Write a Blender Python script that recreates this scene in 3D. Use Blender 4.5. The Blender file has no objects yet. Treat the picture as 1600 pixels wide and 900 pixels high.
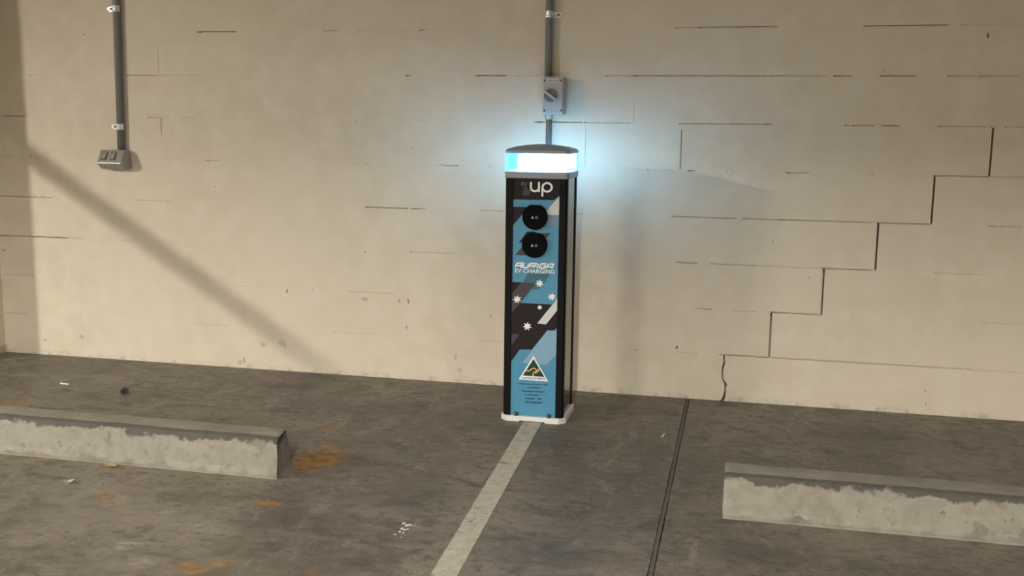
import bpy, bmesh, math, random
import numpy as np
from mathutils import Matrix, Vector
random.seed(7)
SC = bpy.context.scene
COL = SC.collection

# ------------------------------------------------------------------ camera
CAM = Vector((0.0373, -4.4291, 1.1688))
YAW, PITCH, ROLL, FPX = -0.21788, -0.15497, 0.01293, 1574.43
fwd = Vector((math.sin(YAW)*math.cos(PITCH), math.cos(YAW)*math.cos(PITCH), math.sin(PITCH)))
r0 = Vector((math.cos(YAW), -math.sin(YAW), 0)); u0 = r0.cross(fwd)
RGT = r0*math.cos(ROLL) + u0*math.sin(ROLL); UPV = -r0*math.sin(ROLL) + u0*math.cos(ROLL)
cd = bpy.data.cameras.new('camera'); cam = bpy.data.objects.new('camera', cd); COL.objects.link(cam)
cd.sensor_width = 36.0; cd.sensor_fit = 'HORIZONTAL'; cd.lens = FPX/1600*36.0
cd.clip_start = 0.05; cd.clip_end = 60
cam.matrix_world = Matrix(((RGT.x, UPV.x, -fwd.x, CAM.x), (RGT.y, UPV.y, -fwd.y, CAM.y), (RGT.z, UPV.z, -fwd.z, CAM.z), (0, 0, 0, 1)))
SC.camera = cam

# ------------------------------------------------------------------ world, exposure
wd = bpy.data.worlds.new('world'); SC.world = wd; wd.use_nodes = True
wd.node_tree.nodes['Background'].inputs[0].default_value = (1.0, 0.9, 0.75, 1)
wd.node_tree.nodes['Background'].inputs[1].default_value = 0.02
SC.view_settings.view_transform = 'Standard'; SC.view_settings.look = 'None'
SC.view_settings.gamma = 1; SC.view_settings.use_curve_mapping = False
SC.view_settings.exposure = 0.0
# ceiling fittings: (name hint, position of the diffuser centre, length along Y, width, emission)
LAMP_COL = (1.0, 0.97, 0.90)
LAMPS = [((-6.0, -4.2, 2.25), 0.9, 0.07, 1720.0),
         ((-0.12, -6.4, 2.45), 1.2, 0.16, 780.0),
         ((-3.7, -6.8, 2.25), 1.2, 0.16, 330.0),
         ((4.6, -8.6, 2.45), 1.2, 0.16, 410.0)]  # unseen fill, added to brighten the upper right of the wall
LENS_COL = (0.50, 0.75, 1.0)
LENS_STRENGTH = 92.0

# ------------------------------------------------------------------ measured points -> real planes of the room
def ray(x, y): return fwd + RGT*((x-800)/FPX) + UPV*((450-y)/FPX)
def onY(x, y, Y=0.0):
    d = ray(x, y); return CAM + d*((Y-CAM.y)/d.y)
def onZ(x, y, Z=0.0):
    d = ray(x, y); return CAM + d*((Z-CAM.z)/d.z)

# ------------------------------------------------------------------ materials
def srgb(r, g, b):
    f = lambda c: (c/255/12.92) if c/255 <= 0.04045 else ((c/255+0.055)/1.055)**2.4
    return (f(r), f(g), f(b), 1)
class NT:
    def __init__(s, name):
        s.m = bpy.data.materials.new(name); s.m.use_nodes = True
        s.t = s.m.node_tree; s.b = s.t.nodes['Principled BSDF']
    def n(s, typ, **kw):
        n = s.t.nodes.new(typ)
        for k, v in kw.items(): setattr(n, k, v)
        return n
    def l(s, a, b): s.t.links.new(a, b)
    def pos(s): return s.n('ShaderNodeNewGeometry').outputs['Position']
    def noise(s, vec, scale, detail=4, rough=0.55, dist=0.0):
        n = s.n('ShaderNodeTexNoise'); s.l(vec, n.inputs['Vector'])
        n.inputs['Scale'].default_value = scale; n.inputs['Detail'].default_value = detail
        n.inputs['Roughness'].default_value = rough; n.inputs['Distortion'].default_value = dist
        return n.outputs['Fac']
    def scale(s, vec, v):
        n = s.n('ShaderNodeVectorMath', operation='MULTIPLY'); s.l(vec, n.inputs[0]); n.inputs[1].default_value = v
        return n.outputs[0]
    def ramp(s, fac, p0, p1, a=0.0, b=1.0):
        n = s.n('ShaderNodeMapRange'); n.interpolation_type = 'SMOOTHSTEP'; s.l(fac, n.inputs[0])
        n.inputs[1].default_value = p0; n.inputs[2].default_value = p1; n.inputs[3].default_value = a; n.inputs[4].default_value = b
        return n.outputs[0]
    def math(s, op, a, b=None, c=None):
        n = s.n('ShaderNodeMath', operation=op)
        for i, v in enumerate((a, b, c)):
            if v is None: continue
            if isinstance(v, (int, float)): n.inputs[i].default_value = v
            else: s.l(v, n.inputs[i])
        return n.outputs[0]
    def mix(s, fac, a, b, mode='MIX'):
        n = s.n('ShaderNodeMix', data_type='RGBA', blend_type=mode)
        for sock, v in ((n.inputs[0], fac), (n.inputs[6], a), (n.inputs[7], b)):
            if isinstance(v, (int, float)): sock.default_value = v
            elif isinstance(v, tuple): sock.default_value = v
            else: s.l(v, sock)
        return n.outputs[2]
    def spot(s, vec, c, r, soft=0.6):
        """1 inside an ellipse of radii r about c (the axes with r=None are ignored), falling to 0 at its edge"""
        n = s.n('ShaderNodeVectorMath', operation='SUBTRACT'); s.l(vec, n.inputs[0]); n.inputs[1].default_value = c
        m = s.n('ShaderNodeVectorMath', operation='MULTIPLY'); s.l(n.outputs[0], m.inputs[0])
        m.inputs[1].default_value = tuple(0 if q is None else 1/q for q in r)
        d = s.n('ShaderNodeVectorMath', operation='LENGTH'); s.l(m.outputs[0], d.inputs[0])
        return s.ramp(d.outputs['Value'], 1.0, 1.0-soft)
    def bump(s, h, strength=0.2, dist=0.002):
        n = s.n('ShaderNodeBump'); s.l(h, n.inputs['Height']); n.inputs['Strength'].default_value = strength; n.inputs['Distance'].default_value = dist
        s.l(n.outputs[0], s.b.inputs['Normal'])
    def out(s, color=None, rough=None):
        if color is not None:
            if isinstance(color, tuple): s.b.inputs['Base Color'].default_value = color
            else: s.l(color, s.b.inputs['Base Color'])
        if rough is not None:
            if isinstance(rough, (int, float)): s.b.inputs['Roughness'].default_value = rough
            else: s.l(rough, s.b.inputs['Roughness'])
        return s.m
def plain(name, col, rough=0.5, metal=0.0, grain=0.06, scale=60, bump=0.0, spec=0.5):
    t = NT(name); p = t.pos(); f = t.noise(p, scale)
    dark = tuple(c*(1-grain*2) for c in col[:3])+(1,); lite = tuple(min(1, c*(1+grain*2)) for c in col[:3])+(1,)
    t.b.inputs['Metallic'].default_value = metal; t.b.inputs['Specular IOR Level'].default_value = spec
    if bump: t.bump(f, bump, 0.001)
    return t.out(t.mix(f, dark, lite), rough)

def mat_wall():
    t = NT('cream_wall_paint'); p = t.pos()
    big = t.noise(p, 1.3, 5, 0.6); mid = t.noise(p, 9, 4)
    c = t.mix(t.ramp(big, 0.3, 0.7), (0.66, 0.565, 0.425, 1), (0.72, 0.625, 0.475, 1))
    c = t.mix(t.ramp(mid, 0.35, 0.75), c, (0.73, 0.64, 0.50, 1))
    wob = t.n('ShaderNodeVectorMath', operation='MULTIPLY_ADD')
    nz = t.n('ShaderNodeTexNoise'); t.l(p, nz.inputs['Vector']); nz.inputs['Scale'].default_value = 55
    t.l(nz.outputs['Color'], wob.inputs[0]); wob.inputs[1].default_value = (.02, .02, .02); t.l(p, wob.inputs[2])
    pv = wob.outputs[0]
    # knocks, scuffs and chips that the photograph shows: pixel centre, radii in px, strength
    marks = [(570, 467, 6, 4, .45), (449, 455, 1.6, 4, .8), (489, 452, 1.4, 2.5, .5), (624, 470, 1.3, 3.5, .6), (638, 471, 1.6, 5, .7),
             (635, 512, 1.8, 3.5, .6), (571, 393, 2, 1.6, .7), (411, 538, 6, 4, .35), (441, 536, 8, 6, .3), (445, 541, 1.6, 1.6, .7),
             (767, 495, 2, 3, .4), (712, 558, 1.4, 6, .45), (718, 578, 4, 4, .3), (1544, 55, 2.6, 5.5, .95), (1535, 78, 2, 1.5, .4),
             (1380, 110, 1.5, 1.5, .6), (1208, 378, 1.6, 1.8, .7), (1265, 434, 1.3, 2, .8), (1332, 493, 1.6, 1.4, .5), (1489, 255, 1.5, 1.5, .5),
             (1355, 617, 1.4, 1.4, .7), (1446, 612, 1.5, 3, .6), (1446, 631, 1.5, 2, .5), (130, 54, 2, 1.6, .8), (336, 292, 2, 1.6, .6), (555, 189, 2, 1.4, .8),
             (643, 232, 1.5, 1.5, .6), (128, 526, 5, 3.5, .35), (70, 531, 4, 3, .35), (382, 563, 2, 6, .55), (375, 566, 5, 5, .3), (1057, 543, 1.5, 3.5, .9),
             (6, 391, 3, 3, .5), (10, 545, 3, 9, .4), (300, 292, 2, 1.2, .3), (97, 98, 1.5, 1.2, .3)]
    acc = None
    for (x, y, rx, ry, s) in marks:
        c0 = onY(x, y); sc = (c0-CAM).dot(fwd)/FPX
        f = t.math('MULTIPLY', t.spot(pv, (c0.x+.01, c0.y+.01, c0.z+.01), (rx*sc*1.2, None, ry*sc*1.2), .7), s)
        acc = f if acc is None else t.math('MAXIMUM', acc, f)
    c = t.mix(acc, c, (0.12, 0.095, 0.07, 1))
    # grime splashed along the foot of the wall
    sx = t.n('ShaderNodeSeparateXYZ'); t.l(p, sx.inputs[0])
    foot = t.math('MULTIPLY', t.ramp(sx.outputs['Z'], 0.035, 0.0), t.ramp(t.noise(p, 17, 5, .65), 0.45, 0.7))
    c = t.mix(t.math('MULTIPLY', foot, 0.55), c, (0.2, 0.165, 0.12, 1))
    h = t.math('ADD', t.noise(p, 160, 3), t.math('MULTIPLY', t.noise(p, 22, 3), 1.2))
    t.bump(h, 0.22, 0.003)
    t.b.inputs['Specular IOR Level'].default_value = 0.35
    return t.out(c, 0.55)

def mat_floor():
    t = NT('stained_concrete'); p = t.pos()
    big = t.noise(p, 1.7, 6, 0.62, 0.4); mid = t.noise(t.scale(p, (1, 1.6, 1)), 6, 6, 0.65, 0.6); fine = t.noise(p, 70, 4, .6)
    c = t.mix(t.ramp(big, 0.3, 0.68), (0.118, 0.099, 0.074, 1), (0.25, 0.21, 0.158, 1))
    c = t.mix(t.math('MULTIPLY', t.ramp(mid, 0.48, 0.68), 0.7), c, (0.075, 0.068, 0.054, 1))
    pale = t.noise(t.scale(p, (2.2, 1, 1)), 3.4, 7, 0.7, 0.9)
    c = t.mix(t.math('MULTIPLY', t.ramp(pale, 0.53, 0.70), 0.55), c, (0.33, 0.285, 0.22, 1))
    m2 = t.noise(t.scale(p, (1, 1.5, 1)), 19, 6, .68, .5)
    c = t.mix(t.math('MULTIPLY', t.ramp(m2, .50, .66), .65), c, (0.078, 0.067, 0.050, 1))
    c = t.mix(t.math('MULTIPLY', t.ramp(m2, .46, .32), .5), c, (0.28, 0.24, 0.185, 1))
    c = t.mix(t.math('MULTIPLY', t.ramp(fine, 0.55, 0.68), 0.5), c, (0.06, 0.052, 0.039, 1))
    # rust coloured stains: pixel centre, half sizes, strength
    nz = t.n('ShaderNodeTexNoise'); t.l(p, nz.inputs['Vector']); nz.inputs['Scale'].default_value = 14; nz.inputs['Detail'].default_value = 5
    wob = t.n('ShaderNodeVectorMath', operation='MULTIPLY_ADD'); t.l(nz.outputs['Color'], wob.inputs[0]); wob.inputs[1].default_value = (.06, .06, .0); t.l(p, wob.inputs[2])
    pv = wob.outputs[0]
    acc = None
    for (x, y, hx, hy, s) in [(500, 718, 48, 24, 1.0), (518, 697, 30, 12, .45), (163, 777, 20, 11, .75), (418, 788, 25, 7, .8), (20, 628, 26, 10, .55),
                              (300, 888, 40, 12, .75), (345, 880, 30, 9, .6), (215, 752, 16, 5, .35), (1345, 866, 16, 5, .3), (490, 890, 16, 6, .45), (560, 735, 20, 6, .3),
                              (300, 655, 30, 5, .25), (505, 668, 40, 8, .25)]:
        c0 = onZ(x, y); rx = abs(onZ(x+hx, y).x-c0.x); ry = abs(onZ(x, y-hy).y-c0.y)
        f = t.math('MULTIPLY', t.spot(pv, (c0.x+.03, c0.y+.03, c0.z), (rx, ry, None), .55), s)
        acc = f if acc is None else t.math('MAXIMUM', acc, f)
    acc = t.math('MULTIPLY', acc, t.ramp(t.noise(p, 30, 5, .7), 0.25, 0.55, .45, 1.0))
    rust = t.mix(t.ramp(t.noise(p, 26, 3), .35, .65), (0.22, 0.095, 0.012, 1), (0.40, 0.20, 0.05, 1))
    c = t.mix(acc, c, rust)
    # oil-darkened ground
    dk = None
    for (x, y, hx, hy, s) in [(470, 810, 120, 26, .5), (1180, 868, 110, 28, .45), (640, 640, 90, 20, .45), (900, 690, 120, 30, .4), (880, 870, 110, 30, .35), (1350, 680, 160, 22, .3), (560, 690, 70, 16, .35), (60, 890, 40, 10, .2)]:
        c0 = onZ(x, y); rx = abs(onZ(x+hx, y).x-c0.x); ry = abs(onZ(x, y-hy).y-c0.y)
        f = t.math('MULTIPLY', t.spot(pv, (c0.x+.03, c0.y+.03, c0.z), (rx, ry, None), .9), s)
        dk = f if dk is None else t.math('MAXIMUM', dk, f)
    c = t.mix(dk, c, (0.062, 0.056, 0.044, 1))
    # dust trodden over the left bay
    ds = None
    for (x, y, hx, hy, s) in [(120, 790, 330, 60, .55), (250, 880, 300, 50, .4), (1300, 840, 200, 40, .3), (120, 590, 160, 22, .3), (1500, 730, 200, 60, .22)]:
        c0 = onZ(x, y); rx = abs(onZ(x+hx, y).x-c0.x); ry = abs(onZ(x, y-hy).y-c0.y)
        f = t.math('MULTIPLY', t.spot(pv, (c0.x+.03, c0.y+.03, c0.z), (rx, ry, None), .95), s)
        ds = f if ds is None else t.math('MAXIMUM', ds, f)
    c = t.mix(t.math('MULTIPLY', ds, t.ramp(t.noise(t.scale(p, (1, 1.5, 1)), 8, 6, .65, .5), .3, .62)), c, (0.33, 0.28, 0.215, 1))
    # pale scraped patches on the left
    lt = None
    for (x, y, hx, hy, s) in [(190, 850, 60, 12, .8), (300, 815, 90, 18, .35), (260, 800, 40, 6, .5), (220, 878, 40, 14, .5), (60, 830, 90, 30, .3), (540, 850, 30, 10, .35), (620, 852, 20, 5, .5), (60, 885, 60, 12, .35)]:
        c0 = onZ(x, y); rx = abs(onZ(x+hx, y).x-c0.x); ry = abs(onZ(x, y-hy).y-c0.y)
        f = t.math('MULTIPLY', t.spot(pv, (c0.x+.03, c0.y+.03, c0.z), (rx, ry, None), .9), s)
        lt = f if lt is None else t.math('MAXIMUM', lt, f)
    c = t.mix(t.math('MULTIPLY', lt, t.ramp(t.noise(t.scale(p, (1, 2.4, 1)), 22, 6, .7), .42, .62)), c, (0.42, 0.37, 0.29, 1))
    t.bump(t.noise(p, 90, 4, .7), 0.3, 0.003)
    return t.out(c, t.ramp(big, .3, .7, .48, .7))

def mat_stop():
    t = NT('worn_painted_concrete'); p = t.pos(); ge = t.n('ShaderNodeNewGeometry')
    n1 = t.noise(p, 26, 5, .6); n2 = t.noise(p, 10, 4, .55, .2)
    sx = t.n('ShaderNodeSeparateXYZ'); t.l(p, sx.inputs[0]); sn = t.n('ShaderNodeSeparateXYZ'); t.l(ge.outputs['Normal'], sn.inputs[0])
    bare = t.mix(t.ramp(n2, .35, .65), (0.20, 0.172, 0.132, 1), (0.31, 0.275, 0.215, 1))
    bare = t.mix(t.math('MULTIPLY', t.ramp(n1, .52, .72), .45), bare, (0.10, 0.087, 0.066, 1))
    paint = t.mix(t.ramp(n1, .3, .7), (0.25, 0.225, 0.175, 1), (0.325, 0.296, 0.234, 1))
    front = t.ramp(sn.outputs['Y'], -0.55, -0.8)
    zz = t.math('ADD', sx.outputs['Z'], t.math('ADD', t.math('MULTIPLY', t.math('SUBTRACT', n2, .5), .07), t.math('MULTIPLY', t.math('SUBTRACT', n1, .5), .05)))
    cover = t.math('MULTIPLY', t.ramp(zz, .124, .113), t.ramp(zz, .010, .026))
    chips = t.ramp(t.noise(p, 21, 4, .6, .3), .60, .54); wear = t.ramp(t.noise(p, 7, 5, .6), .66, .48, .35, 1.0)
    cover = t.math('MULTIPLY', t.math('MULTIPLY', cover, t.math('MULTIPLY', chips, wear)), front)
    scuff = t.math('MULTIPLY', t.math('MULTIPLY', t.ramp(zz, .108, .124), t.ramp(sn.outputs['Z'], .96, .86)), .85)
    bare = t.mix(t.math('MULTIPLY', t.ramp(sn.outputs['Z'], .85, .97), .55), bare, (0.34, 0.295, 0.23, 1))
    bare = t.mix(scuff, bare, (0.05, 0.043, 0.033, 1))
    lip = t.math('MULTIPLY', t.ramp(sx.outputs['Z'], .012, .004), .4)
    bare = t.mix(lip, bare, (0.36, 0.325, 0.26, 1))
    c = t.mix(t.math('MULTIPLY', cover, .92), bare, paint)
    c0 = onZ(437, 669, .142); c = t.mix(t.math('MULTIPLY', t.math('MULTIPLY', t.spot(p, (c0.x, c0.y, 0), (.06, .05, None), .8), .55), t.ramp(sn.outputs['Z'], .6, .9)), c, (0.33, 0.19, 0.06, 1))
    t.bump(t.math('ADD', n1, t.math('MULTIPLY', t.noise(p, 110, 4), .6)), .45, .004)
    return t.out(c, .75)
def mat_line():
    t = NT('worn_white_line_paint'); p = t.pos()
    n = t.noise(p, 28, 6, .7); n2 = t.noise(t.scale(p, (1, 1.8, 1)), 9, 6, .7, .6)
    c = t.mix(t.ramp(n, .35, .7), (0.46, 0.41, 0.32, 1), (0.60, 0.54, 0.43, 1))
    c = t.mix(t.math('MULTIPLY', t.ramp(n2, .55, .68), .8), c, (0.22, 0.19, 0.145, 1))
    c = t.mix(t.math('MULTIPLY', t.ramp(t.noise(p, 60, 4), .62, .72), .7), c, (0.13, 0.11, 0.085, 1))
    return t.out(c, .7)

M = {}
M['wall'] = mat_wall(); M['floor'] = mat_floor(); M['stop'] = mat_stop(); M['line'] = mat_line()
M['core'] = plain('block_core', (0.10, 0.085, 0.07, 1), .95)
M['ceil'] = plain('ceiling_concrete', (0.22, 0.205, 0.18, 1), .85, 0, .08, 6)
M['sealant'] = plain('joint_sealant', (0.125, 0.108, 0.082, 1), .8, 0, .25, 30)
M['conduit'] = plain('grey_conduit', (0.225, 0.213, 0.19, 1), .45, 0, .03, 30)
M['plastic'] = plain('grey_plastic', (0.44, 0.42, 0.38, 1), .4, 0, .03, 50)
M['outlet'] = plain('outlet_plastic', (0.36, 0.325, 0.27, 1), .28, 0, .03, 50)
M['knob'] = plain('dark_grey_knob', (0.15, 0.135, 0.115, 1), .4, 0, .03, 50)
M['chrome'] = plain('zinc_plated_steel', (0.86, 0.88, 0.90, 1), .28, .55, .02, 80)
M['hole'] = plain('black_screw', (0.012, 0.012, 0.012, 1), .5)
M['black'] = plain('black_anodised_metal', (0.007, 0.007, 0.008, 1), .5, 0, .03, 80, 0, .12)
M['gloss'] = plain('black_gloss_panel', (0.015, 0.015, 0.016, 1), .12, 0, .03, 30)
M['cap'] = plain('grey_cast_metal', (0.30, 0.325, 0.345, 1), .38, 0.1, .04, 60)
M['plate'] = plain('white_coated_steel', (0.78, 0.74, 0.68, 1), .45, 0, .02, 60)
M['bolt'] = plain('brown_bolt', (0.14, 0.10, 0.06, 1), .4, .6, .1, 120)
M['teal'] = plain('print_teal', srgb(78, 143, 174), .4, 0, .015, 90)
M['teal_dark'] = plain('print_dark_teal', srgb(56, 102, 120), .35, 0, .015, 90)
M['pale_blue'] = plain('print_pale_blue', srgb(132, 166, 190), .35, 0, .015, 90)
M['grey_blue'] = plain('print_grey_blue', srgb(112, 140, 160), .35, 0, .015, 90)
M['char'] = plain('print_charcoal', srgb(44, 37, 38), .5, 0, .015, 90, 0, .12)
M['grey'] = plain('print_grey', srgb(78, 74, 78), .5, 0, .015, 90, 0, .15)
M['white'] = plain('print_white', srgb(236, 236, 232), .4, 0, .01, 90)
M['offwhite'] = plain('print_off_white', srgb(205, 205, 198), .4, 0, .01, 90)
M['socket'] = plain('black_socket_plastic', (0.0025, 0.0025, 0.0025, 1), .6, 0, .03, 60, 0, .06)
M['green'] = plain('print_green', srgb(8, 58, 46), .4, 0, .01, 90)
M['gold'] = plain('print_gold', srgb(205, 165, 100), .4, 0, .01, 90)
M['ink'] = plain('print_ink', srgb(42, 82, 98), .4, 0, .01, 90)
M['ink_black'] = plain('print_black', srgb(28, 28, 28), .4, 0, .01, 90)
M['sticker'] = plain('sticker_white', (0.62, 0.59, 0.52, 1), .5, 0, .02, 90)
M['leaf'] = plain('dry_leaf', (0.34, 0.25, 0.13, 1), .7, 0, .15, 80)
M['leaf2'] = plain('pale_dry_leaf', (0.50, 0.42, 0.29, 1), .7, 0, .12, 80)
M['scrap'] = plain('black_rubber', (0.01, 0.01, 0.01, 1), .6)
M['chip'] = plain('white_plaster', (0.78, 0.76, 0.70, 1), .7)
M['housing'] = plain('white_fitting', (0.75, 0.75, 0.72, 1), .4)
def mat_emit(name, col, strength):
    m = bpy.data.materials.new(name); m.use_nodes = True; t = m.node_tree
    t.nodes.remove(t.nodes['Principled BSDF']); e = t.nodes.new('ShaderNodeEmission')
    e.inputs[0].default_value = (*col, 1); e.inputs[1].default_value = strength
    t.links.new(e.outputs[0], t.nodes['Material Output'].inputs[0]); return m
def mat_lens():
    m = bpy.data.materials.new('clear_blue_lens'); m.use_nodes = True; t = m.node_tree
    t.nodes.remove(t.nodes['Principled BSDF'])
    tr = t.nodes.new('ShaderNodeBsdfTransparent'); tr.inputs[0].default_value = (0.82, 0.95, 1.0, 1)
    tl = t.nodes.new('ShaderNodeBsdfTranslucent'); tl.inputs[0].default_value = (0.06, 0.45, 0.9, 1)
    gl = t.nodes.new('ShaderNodeBsdfGlossy'); gl.inputs['Roughness'].default_value = .08
    a = t.nodes.new('ShaderNodeMixShader'); a.inputs[0].default_value = .2
    t.links.new(tr.outputs[0], a.inputs[1]); t.links.new(tl.outputs[0], a.inputs[2])
    b = t.nodes.new('ShaderNodeMixShader'); b.inputs[0].default_value = .05
    t.links.new(a.outputs[0], b.inputs[1]); t.links.new(gl.outputs[0], b.inputs[2])
    t.links.new(b.outputs[0], t.nodes['Material Output'].inputs[0]); return m
M['led'] = mat_emit('led_light', LENS_COL, LENS_STRENGTH); M['lens'] = mat_lens()

# ------------------------------------------------------------------ mesh helpers
def link(o, parent=None):
    COL.objects.link(o)
    if parent is not None: o.parent = parent
    return o
def mesh_obj(name, verts, faces, mat, parent=None, smooth=False):
    me = bpy.data.meshes.new(name); me.from_pydata([tuple(v) for v in verts], [], faces); me.update()
    me.materials.append(M[mat] if isinstance(mat, str) else mat)
    if smooth: me.polygons.foreach_set('use_smooth', [True]*len(me.polygons))
    return link(bpy.data.objects.new(name, me), parent)
def bm_obj(name, bm, mat, parent=None, smooth=False):
    bmesh.ops.recalc_face_normals(bm, faces=bm.faces[:])
    me = bpy.data.meshes.new(name); bm.to_mesh(me); bm.free()
    me.materials.append(M[mat] if isinstance(mat, str) else mat)
    if smooth: me.polygons.foreach_set('use_smooth', [True]*len(me.polygons))
    return link(bpy.data.objects.new(name, me), parent)
def box_bm(x0, x1, y0, y1, z0, z1, bev=0.0, seg=2, bm=None):
    b = bm or bmesh.new()
    vs = [b.verts.new(p) for p in ((x0,y0,z0),(x1,y0,z0),(x1,y1,z0),(x0,y1,z0),(x0,y0,z1),(x1,y0,z1),(x1,y1,z1),(x0,y1,z1))]
    fs = [b.faces.new([vs[i] for i in f]) for f in ((0,3,2,1),(4,5,6,7),(0,1,5,4),(1,2,6,5),(2,3,7,6),(3,0,4,7))]
    if bev:
        es = list({e for f in fs for e in f.edges})
        bmesh.ops.bevel(b, geom=es, offset=bev, segments=seg, affect='EDGES', profile=.5)
    return b
def box(name, x0, x1, y0, y1, z0, z1, mat, parent=None, bev=0.0, seg=2): return bm_obj(name, box_bm(x0,x1,y0,y1,z0,z1,bev,seg), mat, parent)
def prism_bm(poly, ax, a0, a1, bev=0.0, bm=None, seg=2):
    """polygon extruded along axis ax ('x','y','z'); poly holds the two other coordinates in x,y,z order"""
    b = bm or bmesh.new()
    def P(q, a): return {'x': (a, q[0], q[1]), 'y': (q[0], a, q[1]), 'z': (q[0], q[1], a)}[ax]
    A = [b.verts.new(P(q, a0)) for q in poly]; B = [b.verts.new(P(q, a1)) for q in poly]
    fs = [b.faces.new(A[::-1]), b.faces.new(B)]
    n = len(poly)
    for i in range(n): fs.append(b.faces.new((A[i], A[(i+1) % n], B[(i+1) % n], B[i])))
    bmesh.ops.recalc_face_normals(b, faces=b.faces[:])
    if bev:
        es = list({e for f in fs[:2] for e in f.edges})
        bmesh.ops.bevel(b, geom=es, offset=bev, segments=seg, affect='EDGES', profile=.5)
    return b
def cyl_bm(p0, p1, r, n=20, bm=None, r1=None):
    b = bm or bmesh.new(); p0, p1 = Vector(p0), Vector(p1); d = (p1-p0).normalized()
    a = d.orthogonal().normalized(); c = d.cross(a); r1 = r if r1 is None else r1
    A = [b.verts.new(p0+(a*math.cos(2*math.pi*i/n)+c*math.sin(2*math.pi*i/n))*r) for i in range(n)]
    B = [b.verts.new(p1+(a*math.cos(2*math.pi*i/n)+c*math.sin(2*math.pi*i/n))*r1) for i in range(n)]
    b.faces.new(A[::-1]); b.faces.new(B)
    for i in range(n): b.faces.new((A[i], A[(i+1) % n], B[(i+1) % n], B[i]))
    return b
def empty(name, loc, label=None, cat=None, group=None, kind=None):
    o = bpy.data.objects.new(name, None); COL.objects.link(o); o.location = loc; o.empty_display_size = .05
    tag(o, label, cat, group, kind); return o
def tag(o, label=None, cat=None, group=None, kind=None):
    if label: o['label'] = label
    if cat: o['category'] = cat
    if group: o['group'] = group
    if kind: o['kind'] = kind
    return o

# ------------------------------------------------------------------ structure: walls
GAP = 0.0062          # open width of a mortar joint
HB = 0.20643          # half a block module
Z1 = 0.2079           # top of the first course
XL, XR = -3.632, 3.10
NROW = 12
ZT = 2.70
def zc(k): return 0.0 if k == 0 else Z1+0.2*(k-1)

wall = bpy.data.objects.new('wall_back', None)
wm = bpy.data.meshes.new('wall_back'); bmw = box_bm(-9.3, 6.3, 0.13, 0.35, -0.1, ZT)
bmw = box_bm(-9.3, XL-0.30, -0.0, 0.13, -0.1, ZT, bm=bmw); bmw = box_bm(XR, 6.3, 0.0, 0.13, -0.1, ZT, bm=bmw)
bmesh.ops.recalc_face_normals(bmw, faces=bmw.faces[:]); bmw.to_mesh(wm); bmw.free(); wm.materials.append(M['wall'])
wall = bpy.data.objects.new('wall_back', wm); COL.objects.link(wall)
tag(wall, 'cream painted concrete block wall with a stepped crack', kind='structure')

# the ragged crack through the lowest course
crack = [(1131, 559.5), (1132, 566), (1130, 572), (1129.2, 582), (1129, 590), (1130.4, 595), (1134, 600), (1133.5, 610), (1132, 618), (1130, 624), (1127, 629.5)]
cw = [.006, .009, .0085, .009, .008, .0075, .010, .0095, .011, .014, .017]
crackp = [(onY(x, y).x, onY(x, y).z, w) for (x, y), w in zip(crack, cw)]
crackp[0] = (crackp[0][0], zc(1)-GAP/2, cw[0]); crackp[-1] = (crackp[-1][0], 0.0, cw[-1])
shared = {}
rj = random.Random(3)
CR = {(r, r) for r in range(6)}   # (row, joint index) of the stepped crack
for r in range(NROW):
    z0 = zc(r)+(GAP/2 if r else 0.0); z1 = min(zc(r+1), ZT)-(GAP/2 if zc(r+1) < ZT else 0)
    j = r % 2 - 20
    while j*HB < XR:
        xa, xb = j*HB, (j+2)*HB
        ga = 0.0042 if (r, j) in CR else GAP/2; gb = 0.0042 if (r, j+2) in CR else GAP/2
        x0, x1 = xa+ga, xb-gb
        jj = j; j += 2
        if x1 <= XL+0.03 or x0 >= XR-0.02: continue
        x0 = max(x0, XL+0.0); x1 = min(x1, XR)
        proud = rj.uniform(-.0005, .0005)
        if r == 0 and (jj == 0 or jj+2 == 0):
            if jj == 0: poly = [(x1, z0), (x1, z1)] + [(x+w/2, z) for x, z, w in crackp]
            else: poly = [(x0, z1), (x0, z0)] + [(x-w/2, z) for x, z, w in crackp[::-1]]
            bm_obj('block', prism_bm(poly, 'y', proud, 0.05), 'wall', wall); continue
        key = (round(x1-x0, 4), round(z1-z0, 4))
        if key not in shared:
            w2, h2 = (x1-x0)/2, (z1-z0)/2
            b = box_bm(-w2, w2, 0, 0.05, -h2, h2)
            for e in [e for e in b.edges if abs(e.verts[0].co.y) < 1e-6 and abs(e.verts[1].co.y) < 1e-6]: pass
            o = bm_obj('block', b, 'wall', wall); shared[key] = o.data
        else:
            o = link(bpy.data.objects.new('block', shared[key]), wall)
        o.location = ((x0+x1)/2, proud, (z0+z1)/2)
        o.rotation_euler = (rj.uniform(-.0022, .0022), 0, rj.uniform(-.0012, .0012))

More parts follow.
